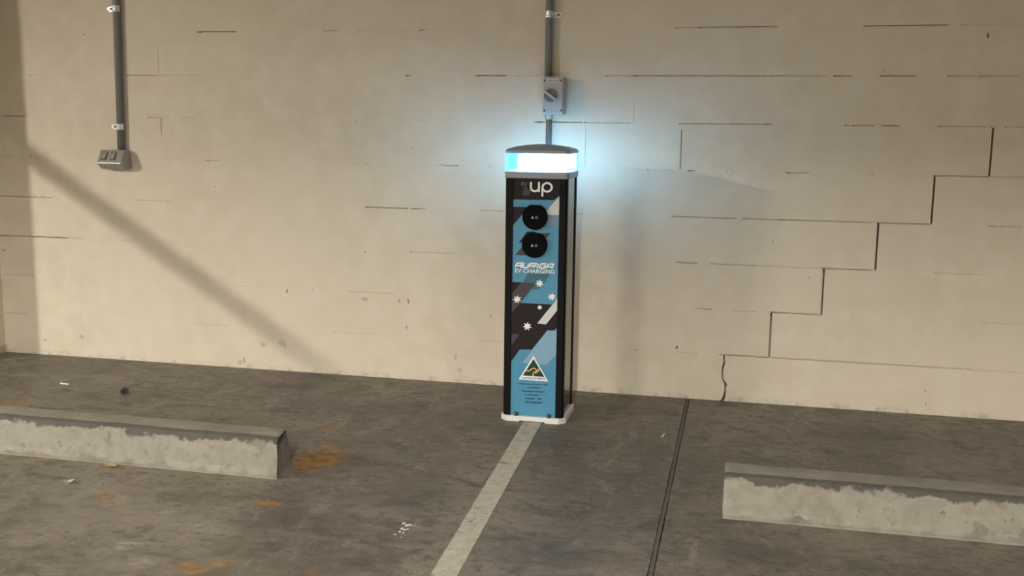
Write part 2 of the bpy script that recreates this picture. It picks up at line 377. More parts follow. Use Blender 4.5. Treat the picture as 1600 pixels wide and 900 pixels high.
# joint fillings: flush where the paint has bridged them, sunk where the photograph shows an open line
SEG = {8: [(308,370,.9),(505,530,.5),(560,640,.25),(655,668,.6),(1055,1090,.5),(1090,1215,.9),(1350,1485,1),(1500,1600,.3)],
 7: [(45,70,.4),(193,240,.6),(240,310,.35),(635,642,.9),(743,793,1),(780,850,.3),(945,990,.5),(990,1200,.8),(1200,1295,.6),(1302,1335,1),(1375,1435,1),(1480,1530,.6),(1530,1600,.6)],
 6: [(-20,42,1),(230,252,.6),(285,300,.5),(300,400,.3),(650,665,.4),(712,725,.3),(835,910,.8),(912,990,.45),(1060,1200,.65),(1190,1207,1),(1320,1372,.9),(1378,1410,.8),(1465,1545,.6),(1545,1640,.6)],
 5: [(-20,20,.6),(45,70,.6),(230,280,.3),(322,338,.7),(338,380,.3),(550,575,.4),(590,640,.35),(683,716,1),(740,768,.6),(1010,1055,.5),(1075,1095,1),(1135,1140,1),(1228,1270,.8),(1360,1460,.3),(1540,1640,.7)],
 4: [(-20,50,1),(50,82,.7),(215,265,.5),(570,637,1),(642,665,.8),(750,785,.4),(880,910,.6),(910,990,.3),(1050,1150,.8),(1160,1215,.65),(1215,1370,.9),(1545,1600,.6)],
 3: [(-20,55,1),(55,105,1),(105,130,.5),(190,207,.6),(640,710,.5),(915,950,.25),(1056,1090,.9),(1110,1180,.7),(1180,1290,.45),(1460,1540,.45)],
 2: [(5,55,.5),(345,385,.4),(400,410,.4),(545,615,.5),(640,660,.3),(990,1000,.7),(1088,1112,.9),(1145,1180,.5),(1535,1640,.4)],
 1: [(8,40,.5),(305,355,.4),(520,585,.45),(750,785,.5),(940,955,.5),(990,998,1),(1055,1090,.5),(1205,1510,.7),(1510,1640,.45)]}
VSEG = {(5,-3): (.05,.95,.45), (6,-2): (.0,.5,.4), (5,-1): (.0,.9,.9), (2,0): (.2,.95,.35), (5,-13): (.6,1,.5), (7,-13): (.0,.6,.3), (1,-11): (.0,.5,.5), (7,3): (0,.4,.2)}
CRACK_H = {5: (4, 5), 4: (3, 4), 3: (2, 3), 2: (1, 2), 1: (0, 1)}
def pxX(k, x):      # the X on the wall of pixel column x along course line k
    z = zc(k); y = 450.0
    for _ in range(4):
        q = onY(x, y); y -= (z-q.z)*350
    return onY(x, y).x
def sm(t): t = max(0, min(1, t)); return t*t*(3-2*t)
for k in range(0, NROW):
    rs = random.Random(100+k); V = []; Fc = []
    if k >= 1 and zc(k) < ZT:
        segs = [(pxX(k, a), pxX(k, b), s) for a, b, s in SEG.get(k, [])]
        if k > 8: segs = [(q, q+rs.uniform(.1, .5), rs.uniform(.3, .9)) for q in np.arange(XL, XR, .7)]
        else:
            q = 1.25
            while q < XR: w = rs.uniform(.1, .5); segs.append((q, q+w, rs.uniform(.2, .9))); q += w+rs.uniform(.2, .6)
        ch = CRACK_H.get(k)
        n = int((XR-XL)/.008); prev = None; ph = rs.uniform(0, 9)
        for i in range(n+1):
            x = XL+(XR-XL)*i/n; d = 0.0
            for a, b, s in segs: d = max(d, s*sm((x-a)/.012)*sm((b-x)/.012))
            wn = .5+.5*math.sin(x*37+ph)*math.sin(x*91+ph*2)+rs.uniform(-.25, .25)
            rec = d*(.35+.65*max(0, min(1, .45+wn)))*.018
            if ch and ch[0]*HB-.003 <= x <= ch[1]*HB+.003: rec = .013+.006*wn
            V += [(x, rec, zc(k)-GAP/2-.0012), (x, rec, zc(k)+GAP/2+.0012)]
            if i: Fc.append((2*i-2, 2*i, 2*i+1, 2*i-1))
    # upright joints of the row above this course line
    r = k; z0, z1 = zc(r)+(GAP/2 if r else 0), min(zc(r+1), ZT)-GAP/2
    j = r % 2 - 20
    while j*HB < XR:
        x = j*HB
        if x > XL+.03 and (r, j) not in CR:
            vs = VSEG.get((r, j)); m = 24; b0 = len(V)
            for i in range(m+1):
                f = i/m; rec = 0.0
                if vs: rec = vs[2]*sm((f-vs[0])/.08)*sm((vs[1]-f)/.08)*(.6+.4*rs.random())*.010
                V += [(x-GAP/2-.0012, rec, z0+(z1-z0)*f), (x+GAP/2+.0012, rec, z0+(z1-z0)*f)]
                if i: Fc.append((b0+2*i-2, b0+2*i-1, b0+2*i+1, b0+2*i))
        j += 2
    mesh_obj('mortar_joint', V, Fc, 'wall', wall)

# pier at the left end of the wall
pier = box('wall_left', XL-0.30, XL, -0.335, 0.05, -0.1, ZT, 'wall')
tag(pier, 'cream painted masonry pier closing the wall at the left edge', kind='structure')
for nm, a in (('wall_right', (6.0, 6.3, -12, 0)), ('wall_far_left', (-9.3, -9.0, -12, 0)), ('wall_behind', (-9.3, 6.3, -12.3, -12))):
    tag(box(nm, *a, -0.1, ZT, 'ceil'), 'bare concrete garage wall outside the picture', kind='structure')
tag(box('ceiling', -9.3, 6.3, -12.3, 0.35, ZT, ZT+.2, 'ceil'), 'concrete garage ceiling', kind='structure')

# ------------------------------------------------------------------ floor
fl = box('floor', -9.3, 6.3, -12.3, 0.1, -0.3, -0.045, 'core'); tag(fl, 'grey stained concrete garage floor', kind='structure')
J0, J1 = onZ(1075, 623).x, onZ(1017, 898).x
def jx(y): return -0.1335+(-0.1415+0.1335)*(y/-1.86)
HW = .0085
def slab(sgn):
    b = bmesh.new(); xe = -9.3 if sgn < 0 else 6.3
    poly = []
    rs = random.Random(5+sgn)
    ys = np.linspace(0.04, -4.0, 300)
    edge = [(jx(y)+sgn*(HW+rs.uniform(-.0012, .0012)), y) for y in ys]+[(jx(-12.3)+sgn*HW, -12.3)]
    top = [b.verts.new((x, y, 0)) for x, y in edge]; bot = [b.verts.new((x, y, -.045)) for x, y in edge]
    c1 = b.verts.new((xe, -12.3, 0)); c0 = b.verts.new((xe, .04, 0))
    b.faces.new(top+[c1, c0] if sgn < 0 else (top+[c1, c0])[::-1])
    for i in range(len(edge)-1): b.faces.new((top[i], top[i+1], bot[i+1], bot[i]))
    bmesh.ops.triangulate(b, faces=[f for f in b.faces if len(f.verts) > 4])
    bmesh.ops.recalc_face_normals(b, faces=b.faces[:])
    for f in b.faces:
        if abs(f.normal.z) > .5 and f.normal.z < 0: f.normal_flip()
    me = bpy.data.meshes.new('slab'); b.to_mesh(me); b.free(); me.materials.append(M['floor'])
    return link(bpy.data.objects.new('slab', me), fl)
slab(-1); slab(1)
V = []; Fc = []; rs = random.Random(9)
for i, y in enumerate(np.linspace(.0, -12.3, 700)):
    c = jx(y)-.0008+.0005*math.sin(y*9); w = .0076+.0004*math.sin(y*5.3)+rs.uniform(-.0004, .0004); z = -.0018+.0008*math.sin(y*7.1)
    V += [(c-w, y, -.02), (c-w*.8, y, z), (c+w*.8, y, z), (c+w, y, -.02)]
    if i:
        a = 4*(i-1)
        for q in range(3): Fc.append((a+q, a+q+1, a+5+q, a+4+q))
mesh_obj('joint_sealant', V, Fc, 'sealant', fl)

# ------------------------------------------------------------------ ceiling fittings that light the place
def fitting(pos, L, W, E, label, rz=0.0):
    t = empty('ceiling_light', (pos[0], pos[1], pos[2]), label, 'ceiling light', 'ceiling light fittings'); t.rotation_euler.z = rz
    bm = box_bm(-W/2-.02, W/2+.02, -L/2-.03, L/2+.03, .012, .075, .008); bm_obj('housing', bm, 'housing', t)
    for s in (-1, 1): bm_obj('suspension_rod', cyl_bm((0, s*L*.35, .07), (0, s*L*.35, ZT-pos[2]-.001), .005, 8), 'chrome', t)
    for s in (-1, 1): box('end_cap', -W/2-.02, W/2+.02, s*(L/2+.015)-.015, s*(L/2+.015)+.015, -.004, .012, 'housing', t)
    box('diffuser', -W/2, W/2, -L/2, L/2, 0, .012, mat_emit('fluorescent_diffuser', LAMP_COL, E), t)
# sloping pipe off to the left: its shadow is the diagonal bar on the wall
LA = Vector(LAMPS[0][0])
S1, S2 = Vector((-3.78, 0, 1.25)), Vector((-1.78, 0, -.03))
P1, P2 = LA+(S1-LA)*.50, LA+(S2-LA)*.46
nrm = (S1-LA).cross(S2-LA); dr = nrm.cross(Vector((0, 0, 1)))
fitting(*LAMPS[0], 'white ceiling batten light left of the masonry pier', math.atan2(dr.y, dr.x)-math.pi/2)
fitting(*LAMPS[1], 'white ceiling batten light behind the viewer')
fitting(*LAMPS[2], 'white ceiling batten light behind the viewer to the left')
fitting(*LAMPS[3], 'added fill light behind the viewer to the right, lifting the upper right wall')
du = empty('light_baffle', (0, 0, 0), 'unseen box hung behind the viewer to keep lamp light off the upper wall', 'light blocker')  # unseen box, added and sized to cut the rear lamp off the upper wall
bm_obj('baffle_box', box_bm(-1.75, 2.0, -4.72, -4.56, 2.02, 2.40, .01), 'cap', du)
for X in (-1.5, .1, 1.75): bm_obj('hanger_rod', cyl_bm((X, -4.64, 2.39), (X, -4.64, ZT-.001), .005, 8), 'chrome', du)
pp = empty('sloping_pipe', (0, 0, 0), 'grey drain pipe sloping down beside the left pier, hung on rods', 'pipe')
bm = cyl_bm(P1, P2, .024, 24); bm_obj('pipe', bm, 'conduit', pp, True)
for P in (P1.lerp(P2, .04), P1.lerp(P2, .96)):
    bm = cyl_bm(P, (P.x, P.y, ZT-.001), .003, 8); bm_obj('hanger_rod', bm, 'chrome', pp)

# ------------------------------------------------------------------ wheel stops
def wheel_stop(name, xa, xb, yf, skew, label, seed):
    t = random.Random(seed); L = xb-xa; n = 150; bm = bmesh.new()
    prof = [(0.0, 0.0), (-.002, .012), (.004, .03), (.008, .075), (.012, .112), (.022, .132), (.032, .1395), (.075, .1405), (.122, .139), (.134, .130), (.165, .06), (.188, .0)]
    rings = []
    import mathutils
    for i in range(n+1):
        f = i/n; x = xa+L*f; endin = min(f, 1-f)*L; ch = max(0, .012-endin)*.7
        ring = []
        for (y, z) in prof:
            v = mathutils.noise.noise_vector(Vector((x*9+seed, y*20, z*20)))*.0035+mathutils.noise.noise_vector(Vector((x*40+seed, y*60, z*60)))*.0016
            yy = y+v.y; zz = max(0, z+v.z*.8) if z > 0 else 0.0
            cy, cz = .09, .06
            k = 1-ch*3
            xx = x+(skew*(y/.188) if f > .5 else 0)*max(0, 1-(1-f)*L/.25)+(0 if 0 < i < n else v.x)
            ring.append(bm.verts.new((xx, yf+cy+(yy-cy)*k, cz*(1-k)*.5+zz*k if z > 0 else 0.0)))
        rings.append(ring)
    m = len(prof)
    for i in range(n):
        for q in range(m-1): bm.faces.new((rings[i][q], rings[i+1][q], rings[i+1][q+1], rings[i][q+1]))
        bm.faces.new((rings[i][m-1], rings[i+1][m-1], rings[i+1][0], rings[i][0]))
    bm.faces.new(rings[0][::-1]); bm.faces.new(rings[-1])
    o = bm_obj(name, bm, 'stop', None, False)
    return tag(o, label, 'wheel stop', 'concrete wheel stops')
wheel_stop('wheel_stop', -3.07, -1.428, -1.430, -.035, 'worn concrete wheel stop on the left, beside the orange floor stain', 11)
wheel_stop('wheel_stop', .040, 1.69, -1.405, 0, 'worn concrete wheel stop on the right, right of the floor joint', 23)

# ------------------------------------------------------------------ painted bay line
V = []; Fc = []; rs = random.Random(4)
a0, a1 = onZ(812.5, 668), onZ(842.5, 668); b0_, b1_ = onZ(671, 900), onZ(714.5, 900)
n = 160
def ext(p, q, Y): f = (Y-p.y)/(q.y-p.y); return p.x+(q.x-p.x)*f
for i in range(n+1):
    Y = -.10+(-3.4+.10)*i/n
    x0 = ext(a0, b0_, Y)+rs.uniform(-.001, .001); x1 = ext(a1, b1_, Y)+rs.uniform(-.001, .001)
    V += [(x0, Y, .0), (x0+.0004, Y, .0012), (x1-.0004, Y, .0012), (x1, Y, .0)]
    if i:
        a = 4*(i-1)
        for q in range(3): Fc.append((a+q, a+4+q, a+5+q, a+1+q))
tag(mesh_obj('bay_line', V, Fc, 'line'), 'worn white painted bay line running out from the charger', 'floor marking')

# ------------------------------------------------------------------ charging pillar
CX, CY, HA = -0.7315, -0.4165, 0.1235
ch = empty('charging_pillar', (CX, CY, 0), 'black and teal EV charging pillar with glowing white top', 'charger')
# base plate, a shallow slot under its front edge
A = .1335; c = .026
octo = [(-A+c, -A), (A-c, -A), (A, -A+c), (A, A-c), (A-c, A), (-A+c, A), (-A, A-c), (-A, -A+c)]
bm = prism_bm(octo, 'z', .004, .023, .0015)
slot = [(-A+c, -A), (-.055, -A), (-.055, -A+.03), (.052, -A+.03), (.052, -A), (A-c, -A), (A, -A+c), (A, A-c), (A-c, A), (-A+c, A), (-A, A-c), (-A, -A+c)]
prism_bm(slot, 'z', 0, .0045, 0, bm); bm_obj('base_plate', bm, 'plate', ch)
ZB, ZP = .023, .990
# corner posts
pw = .031; cc = .007
def post(sx, sy):
    q = [(HA-pw, HA), (HA-cc, HA), (HA, HA-cc), (HA, HA-pw), (HA-.012, HA-pw), (HA-.012, HA-.012), (HA-pw, HA-.012)]
    bm_obj('corner_post', prism_bm([(x*sx, y*sy) for x, y in q], 'z', ZB, ZP), 'black', ch)
for sx in (-1, 1):
    for sy in (-1, 1): post(sx, sy)
PX = HA-pw; PI_ = HA-.0035
for s in (-1, 1): box('side_panel', min(s*(PI_-.008), s*PI_), max(s*(PI_-.008), s*PI_), -PX, PX, ZB, ZP, 'gloss', ch)
box('back_panel', -PX, PX, PI_-.008, PI_, ZB, ZP, 'gloss', ch)
fp = box('front_panel', -PX, PX, -PI_, -PI_+.008, ZB, ZP, 'teal', ch); tag(fp, 'teal printed front panel')
FY = CY-PI_
def uv(x, y, lift=0.0):
    """a point of the front panel from the photograph, in the pillar's own frame"""
    f = (x-799.0)/67.0
    return ((-PX+2*PX*f), -PI_-lift, max(ZB, min(ZP, onY(x, y, FY).z)))
lift_n = [0]
def decal(name, pts, mat, lift=None, parent=None):
    if lift is None: lift_n[0] += 1; lift = .0003+.00012*lift_n[0]
    return mesh_obj(name, [uv(x, y, lift) for x, y in pts], [tuple(range(len(pts)))], mat, parent or fp)
decal('printed_shape', [(799,277),(866,277),(866,306),(858,312.5),(799,311.5)], 'char')
decal('printed_shape', [(815,289),(824.5,299),(821,306),(812,305)], 'grey')
decal('printed_shape', [(865.8,306),(865.8,335.5),(846,335.5),(846,331.5)], 'offwhite')
decal('printed_shape', [(848,335.5),(865.8,335.5),(865.8,353.5),(848,353.5)], 'grey_blue')
decal('printed_shape', [(799,323),(822,323.5),(812,335.5),(799,352)], 'char')
decal('printed_shape', [(820,361.5),(833,361.5),(833,372),(822,379),(808,379)], 'char')
decal('printed_shape', [(833,364),(854.5,364),(848,372.5),(833,372.5)], 'grey')
decal('printed_shape', [(814,384),(803,398.5),(824,399),(824,384)], 'grey')
decal('printed_shape', [(822,426.5),(854.5,428),(838,452),(828,452),(834,442),(815,441)], 'teal_dark')
decal('printed_shape', [(799,440.5),(834,442),(812,473),(858,475.5),(865.8,466),(865.8,512.5),(861.5,516),(852,516),(829.5,546),(811.5,546),(799,565)], 'char')
decal('printed_shape', [(812.5,441),(834,442),(812,473),(799,488),(799,459)], 'grey')
decal('printed_shape', [(799,521.5),(811,522.5),(799,539.5)], 'grey')
decal('printed_shape', [(865.8,466),(865.8,485),(850,506.5),(837,505)], 'offwhite')
decal('printed_shape', [(852,516),(865.8,516.5),(865.8,554),(851.5,570),(816,567)], 'pale_blue')
for (x, y, r) in [(839.5,442.5,6.8),(807,467.5,6.8),(858,463.5,6.6),(840.5,480,4.2),(822.5,509.5,7)]:
    pts = [(x+(r if i % 2 == 0 else r*.5)*math.sin(i*math.pi/7+.12), y-(r if i % 2 == 0 else r*.5)*math.cos(i*math.pi/7+.12)) for i in range(14)]
    o = uv(x, y, .0032)
    me = [o]+[uv(px, py, .0032) for px, py in pts]
    mesh_obj('printed_star', me, [(0, i+1, (i+1) % 14+1) for i in range(14)], 'white', fp)
# triangular maker's badge
bd = decal('badge', [(832.5,555.5),(855.3,595.8),(810.8,592.6)], 'white', .0033)
decal('badge_field', [(832.6,560.3),(849.3,588.6),(817,586.4)], 'green', .0036)
def stroke(name, paths, w, mat, lift, parent=None, caps=True):
    """lettering drawn as ribbons of width w with mitred bends and, if caps, round ends"""
    V = []; Fc = []
    for pi_, path in enumerate(paths):
        pts = [Vector(path[0])]
        for q in path[1:]:
            if (Vector(q)-pts[-1]).length > 1e-4: pts.append(Vector(q))
        closed = (pts[0]-pts[-1]).length < 1e-4
        if closed: pts = pts[:-1]
        n = len(pts); lf = lift+pi_*4e-5; b = len(V)
        for i, p in enumerate(pts):
            d0 = (p-pts[i-1]).normalized() if (i or closed) else None
            d1 = (pts[(i+1) % n]-p).normalized() if (i < n-1 or closed) else None
            d0 = d0 or d1; d1 = d1 or d0
            m = Vector((-(d0+d1).y, (d0+d1).x)).normalized(); k = w/2/max(.45, m.dot(Vector((-d0.y, d0.x))))
            V += [uv(p.x+m.x*k, p.y+m.y*k, lf), uv(p.x-m.x*k, p.y-m.y*k, lf)]
        for i in range(n if closed else n-1):
            j = (i+1) % n; Fc.append((b+2*i, b+2*j, b+2*j+1, b+2*i+1))
        if caps and not closed:
            for p, d in ((pts[0], pts[0]-pts[1]), (pts[-1], pts[-1]-pts[-2])):
                a0 = math.atan2(d.y, d.x); b = len(V)
                V += [uv(p.x+w/2*math.cos(a0+t), p.y+w/2*math.sin(a0+t), lf) for t in np.linspace(-math.pi/2, math.pi/2, 9)]; Fc.append(tuple(range(b, b+9)))
    return mesh_obj(name, V, Fc, mat, parent or fp)
z1_ = lambda q: [(795+x/7.826, 550+y/7.826) for x, y in q]
stroke('badge_kangaroo', [z1_([(212,222),(235,228),(255,224),(275,203),(297,194),(318,203),(332,222),(338,236)]), z1_([(332,236),(312,238),(296,254),(290,270),(296,286)]), z1_([(338,238),(356,226),(368,218)]), z1_([(356,228),(350,208)]), z1_([(338,238),(322,256)])], 1.9, 'gold', .0039)
def text(name, s, x0, y0, x1, y1, mat, lift=.0034, shear=0.0, bold=0.0):
    """one line of lettering filling the box x0..x1 (pixels along its base line) with cap height y0..y1"""
    cu = bpy.data.curves.new(name, 'FONT'); cu.body = s; cu.size = 1; cu.shear = shear; cu.offset = bold; cu.resolution_u = 3
    ob = bpy.data.objects.new(name, cu); COL.objects.link(ob); dg = bpy.context.evaluated_depsgraph_get()
    me = bpy.data.meshes.new_from_object(ob.evaluated_get(dg)); bpy.data.objects.remove(ob)
    co = np.array([v.co[:] for v in me.vertices]); lo, hi = co.min(0), co.max(0)
    slope = .035
    for v in me.vertices:
        fx = (v.co.x-lo[0])/(hi[0]-lo[0]); fy = (v.co.y-lo[1])/(hi[1]-lo[1])
        x = x0+(x1-x0)*fx; v.co = uv(x, y1+(y0-y1)*fy+slope*(x-x0), lift)
    me.materials.clear(); me.materials.append(M[mat]); return link(bpy.data.objects.new(name, me), fp)
text('badge_lettering', 'AUSTRALIAN MADE', 815.5, 588.6, 851, 591.6, 'ink_black', .0039, 0, .015)
text('lettering', 'EV CHARGING', 803.3, 419.0, 861.3, 425.4, 'white', .0034, 0, .012)
text('lettering', 'EV', 811, 284.3, 819.5, 289.5, 'grey_blue', .0034)
# AURIGA: square slanted capitals drawn with a broad stroke
GL = {'A': [[(0,0),(0,.78),(.18,1),(1,1),(1,0)], [(0,.38),(1,.38)]], 'U': [[(0,1),(0,0),(1,0),(1,1)]], 'R': [[(0,0),(0,1),(1,1),(1,.45),(0,.45)], [(.5,.45),(1,0)]],
      'I': [[(.5,0),(.5,1)]], 'G': [[(1,1),(0,1),(0,0),(1,0),(1,.48),(.5,.48)]]}
paths = []
lx = 804.2
for chh in 'AURIGA':
    wch = 2.0 if chh == 'I' else 7.6
    for pth in GL[chh]:
        q = []
        for gx, gy in pth:
            X = lx+gx*wch+gy*3.0-1.0; q.append((X, 417.0-gy*6.6+.035*(X-803)))
        paths.append(q)
    lx += wch+2.75
stroke('lettering', paths, 2.1, 'white', .0034, None, False)
# the word "up" in round strokes
k3 = lambda q: [(795+x/15, 275+y/15) for x, y in q]
arc = lambda cx, cy, r, a0, a1, n=18: [(cx+r*math.cos(math.radians(a0+(a1-a0)*i/n)), cy+r*math.sin(math.radians(a0+(a1-a0)*i/n))) for i in range(n+1)]
stroke('lettering', [k3([(445,155),(445,265)]+arc(533,265,88,180,0)), k3([(621,155),(621,352)]), k3([(697,262),(697,458)]), k3(arc(797,262,100,0,360,30))], 3.0, 'white', .0036)
# small print, too fine to read in the photograph: rows of short strokes
rs = random.Random(12)
for (x0, x1, y, hgt) in [(811,855,599,2.0),(822,843.5,604.8,1.8),(816,850.6,610.4,2.0),(820,847,616,1.9),(820.5,846,622,2.2),(820.5,846,627.6,2.6)]:
    V = []; Fc = []; x = x0
    while x < x1-.8:
        w = rs.uniform(.7, 1.3); yy = y+.05*(x-x0)
        if rs.random() > .14:
            b = len(V); hh = hgt*rs.uniform(.7, 1.05); V += [uv(x, yy+hgt/2, .0034), uv(min(x+w, x1), yy+hgt/2, .0034), uv(min(x+w, x1), yy+hgt/2-hh, .0034), uv(x, yy+hgt/2-hh, .0034)]; Fc.append((b, b+1, b+2, b+3))
        x += w+.35
    mesh_obj('small_print', V, Fc, 'ink', fp)
# the two round charging sockets
def socket(x, y):
    c0 = uv(x, y); R = .0505
    pts = []
    for i in range(48):
        a = 2*math.pi*i/48; pts.append((c0[0]+R*math.cos(a), c0[2]+min(R*math.sin(a), R*.93)))
    bm = prism_bm(pts, 'y', -PI_-.0165, -PI_-.001, .003); s = bm_obj('charging_socket', bm, 'socket', ch)
    ring = []; yf = -PI_-.0170
    V = [(c0[0]-.0135, yf, c0[2]-.006), (c0[0]-.0035, yf, c0[2]-.006), (c0[0]-.0085, yf, c0[2]+.0045)]
    mesh_obj('printed_symbol', V, [(0, 1, 2)], 'offwhite', s)
    V = []; Fc = []
    for (u, v, w, h) in [(0,0,.0105,.0014),(0,.0033,.0105,.0014),(0,.0066,.0105,.0014),(.0015,.0096,.0075,.0014),(0,0,.0014,.008),(.0091,0,.0014,.008),(.0045,.001,.0016,.008)]:
        b = len(V); X = c0[0]+.0022+u; Z = c0[2]-.0065+v; V += [(X, yf, Z), (X+w, yf, Z), (X+w, yf, Z+h), (X, yf, Z+h)]; Fc.append((b, b+1, b+2, b+3))
    mesh_obj('printed_symbol', V, Fc, 'grey_blue', s)
socket(831.8, 338.5); socket(831.8, 382.3)
# holding-down bolts
for px in (808, 857):
    f = (px-799)/67; X = -PX+2*PX*f; Y = -A+.0085
    bm = cyl_bm((X, Y, .023), (X, Y, .026), .0095, 16); cyl_bm((X, Y, .026), (X, Y, .037), .0078, 6, bm); bm_obj('anchor_bolt', bm, 'bolt', ch)
# collar, lens, light source and cap
def rrect(h, r, n=6):
    out = []
    for (sx, sy, a0) in ((1, 1, 0), (-1, 1, 90), (-1, -1, 180), (1, -1, 270)):
        for i in range(n+1):
            a = math.radians(a0+90*i/n); out.append((sx*(h-r)+r*math.cos(a), sy*(h-r)+r*math.sin(a)))
    return out
LZ0, LZ1 = 1.011, 1.081
bm_obj('collar', prism_bm(rrect(.1280, .014), 'z', ZP-.006, LZ0, .003), 'cap', ch)
o_, i_ = rrect(.1300, .022), rrect(.1265, .019); n = len(o_); V = []; Fc = []
for (ring, z) in ((o_, LZ0), (o_, LZ1), (i_, LZ1), (i_, LZ0)): V += [(x, y, z) for x, y in ring]
for s in range(4):
    for i in range(n):
        a, b = s*n, ((s+1) % 4)*n; Fc.append((a+i, a+(i+1) % n, b+(i+1) % n, b+i))
mesh_obj('lens', V, Fc, 'lens', ch)
bm = prism_bm(rrect(.088, .03), 'z', LZ0+.004, LZ1-.004, .006); bm_obj('light_source', bm, 'led', ch)
bm = bmesh.new(); rings = []
for (h, r, z) in ((.1265, .022, LZ1), (.1285, .024, LZ1+.003), (.1285, .024, LZ1+.011), (.124, .026, LZ1+.0165), (.095, .03, LZ1+.026), (.055, .03, LZ1+.033), (.022, .018, LZ1+.036)):
    rings.append([bm.verts.new((x, y, z)) for x, y in rrect(h, r)])
for a, b in zip(rings[:-1], rings[1:]):
    for i in range(n): bm.faces.new((a[i], a[(i+1) % n], b[(i+1) % n], b[i]))
bm.faces.new(rings[0][::-1]); bm.faces.new(rings[-1]); bm_obj('cap', bm, 'cap', ch)

# ------------------------------------------------------------------ conduits, saddles, switches on the wall
def saddle(cx, cyc, cz, R, side, parent):
    """pressed metal saddle: strap round the pipe with a screwed tab on one side"""
    h = .0145; V = []; Fc = []
    angs = [math.radians(a) for a in np.linspace(180, 360, 15)]
    prof = [(cx+R*1.0*math.cos(a), cyc+R*math.sin(a)) for a in angs]
    if side < 0: prof = [(cx-R-.030, -.003)]+[(cx-R-.0005, -.003)]+prof
    else: prof = prof+[(cx+R+.0005, -.003), (cx+R+.030, -.003)]
    st = prof
    t_ = .0016
    N = []
    for i, (x, y) in enumerate(st):
        x0, y0 = st[max(0, i-1)]; x1, y1 = st[min(len(st)-1, i+1)]; L = math.hypot(x1-x0, y1-y0) or 1
        N.append(((y1-y0)/L, -(x1-x0)/L))
    # two raised ribs along the strap
    zs = [-h, -h*.72, -h*.45, -h*.2, h*.2, h*.45, h*.72, h]; rel = [0, .0016, .0016, 0, 0, .0016, .0016, 0]
    for (x, y), (nx, ny) in zip(st, N):
        for z, e in zip(zs, rel): V.append((x+nx*(t_+e), y+ny*(t_+e), cz+z))
    m = len(zs)
    for i in range(len(st)-1):
        for q in range(m-1): Fc.append((i*m+q, (i+1)*m+q, (i+1)*m+q+1, i*m+q+1))
    b0 = len(V)
    tx = cx+side*(R+.030)     # rounded tab end
    for z, e in zip(zs, rel): V.append((tx+side*.010*math.cos(z/h*1.45), -.003-t_, cz+z))
    i = 0 if side < 0 else (len(st)-1)
    for q in range(m-1): Fc.append((i*m+q, i*m+q+1, b0+q+1, b0+q))
    o = mesh_obj('saddle_clip', V, Fc, 'chrome', parent)
    X = cx+side*(R+.022); bm = cyl_bm((X, -.004, cz), (X, -.0085, cz), .0065, 14, None, .005); bm_obj('screw', bm, 'knob', o)
    return o
def conduit(label, x0, x1, R, z0, z1, clips, side):
    cyc = -R-.002
    t = empty('conduit', ((x0+x1)/2, 0, z0), label, 'conduit', 'electrical conduits on the wall')
    ox, oz = t.location.x, t.location.z
    bm = cyl_bm((x0-ox, cyc, 0), (x1-ox, cyc, z1-oz), R, 28); bm_obj('pipe', bm, 'conduit', t, True)
    for z in clips:
        f = (z-z0)/(z1-z0); saddle(x0+(x1-x0)*f-ox, cyc, z-oz, R, side, t)
    return t
RL = .0165
qa, qb = onY(181.5, 4, -.018), onY(189, 228, -.018)
slope = (qa.x-qb.x)/(qa.z-qb.z)
zb = 1.052
conduit('grey conduit dropping to the twin power outlet on the left', qb.x+slope*(zb-qb.z), qb.x+slope*(ZT-.001-qb.z), RL, zb, ZT-.001, [onY(180, 13, -.03).z, onY(186, 198, -.03).z], -1)
# power outlet with sloping switch face
ob = onY(181.5, 248, -.04); OX, OZ = -2.922, 1.005
pt = empty('power_outlet', (OX, 0, OZ), 'grey twin switched power outlet under the left conduit', 'power outlet')
W2 = .067
prof = [(0, .045), (-.044, .047), (-.050, .044), (-.080, -.013), (-.081, -.018), (-.078, -.022), (-.050, -.044), (-.045, -.046), (0, -.046)]
bm_obj('housing', prism_bm(prof, 'x', -W2, W2, .006, None, 3), 'outlet', pt)
def on_face(f, u, lift):   # f along the slope from the top edge, u across
    a, b = Vector((-.050, .044)), Vector((-.080, -.013)); p = a.lerp(b, f); nrm = Vector((-(b-a).y*-1, (b-a).x*-1)).normalized()
    nrm = Vector(((b-a).y, -(b-a).x)).normalized()
    if nrm.x > 0: nrm = -nrm
    return (u, p.x+nrm.x*lift, p.y+nrm.y*lift)
for u in (-.034, .014):
    V = []; Fc = []
    def slab4(f0, f1, u0, u1, l0, l1, ltop=None):
        b = len(V)
        for (f, l) in ((f0, l0), (f1, l0)):
            V.append(on_face(f, u0, l)); V.append(on_face(f, u1, l))
        V.append(on_face(f0, u0, l1)); V.append(on_face(f0, u1, l1)); V.append(on_face(f1, u0, ltop or l1)); V.append(on_face(f1, u1, ltop or l1))
        for q in ((4,5,7,6),(0,1,5,4),(2,6,7,3),(0,4,6,2),(1,3,7,5)): Fc.append(tuple(b+i for i in q))
    slab4(.12, .82, u-.016, u+.016, -.001, .0015); s = mesh_obj('switch_surround', V, Fc, 'knob', pt)
    V = []; Fc = []; slab4(.2, .74, u-.0105, u+.0105, .001, .0035, .0085); mesh_obj('switch_rocker', V, Fc, 'outlet', s)
V = []; Fc = []; slab4(.93, 1.0, -W2+.004, W2-.004, -.002, .0022); mesh_obj('front_lip', V, Fc, 'plastic', pt)
for u in (-.034, .014):
    bm = cyl_bm((u, -.060, -.030), (u, -.0655, -.0355), .010, 20); bm_obj('socket_outlet', bm, 'outlet', pt)

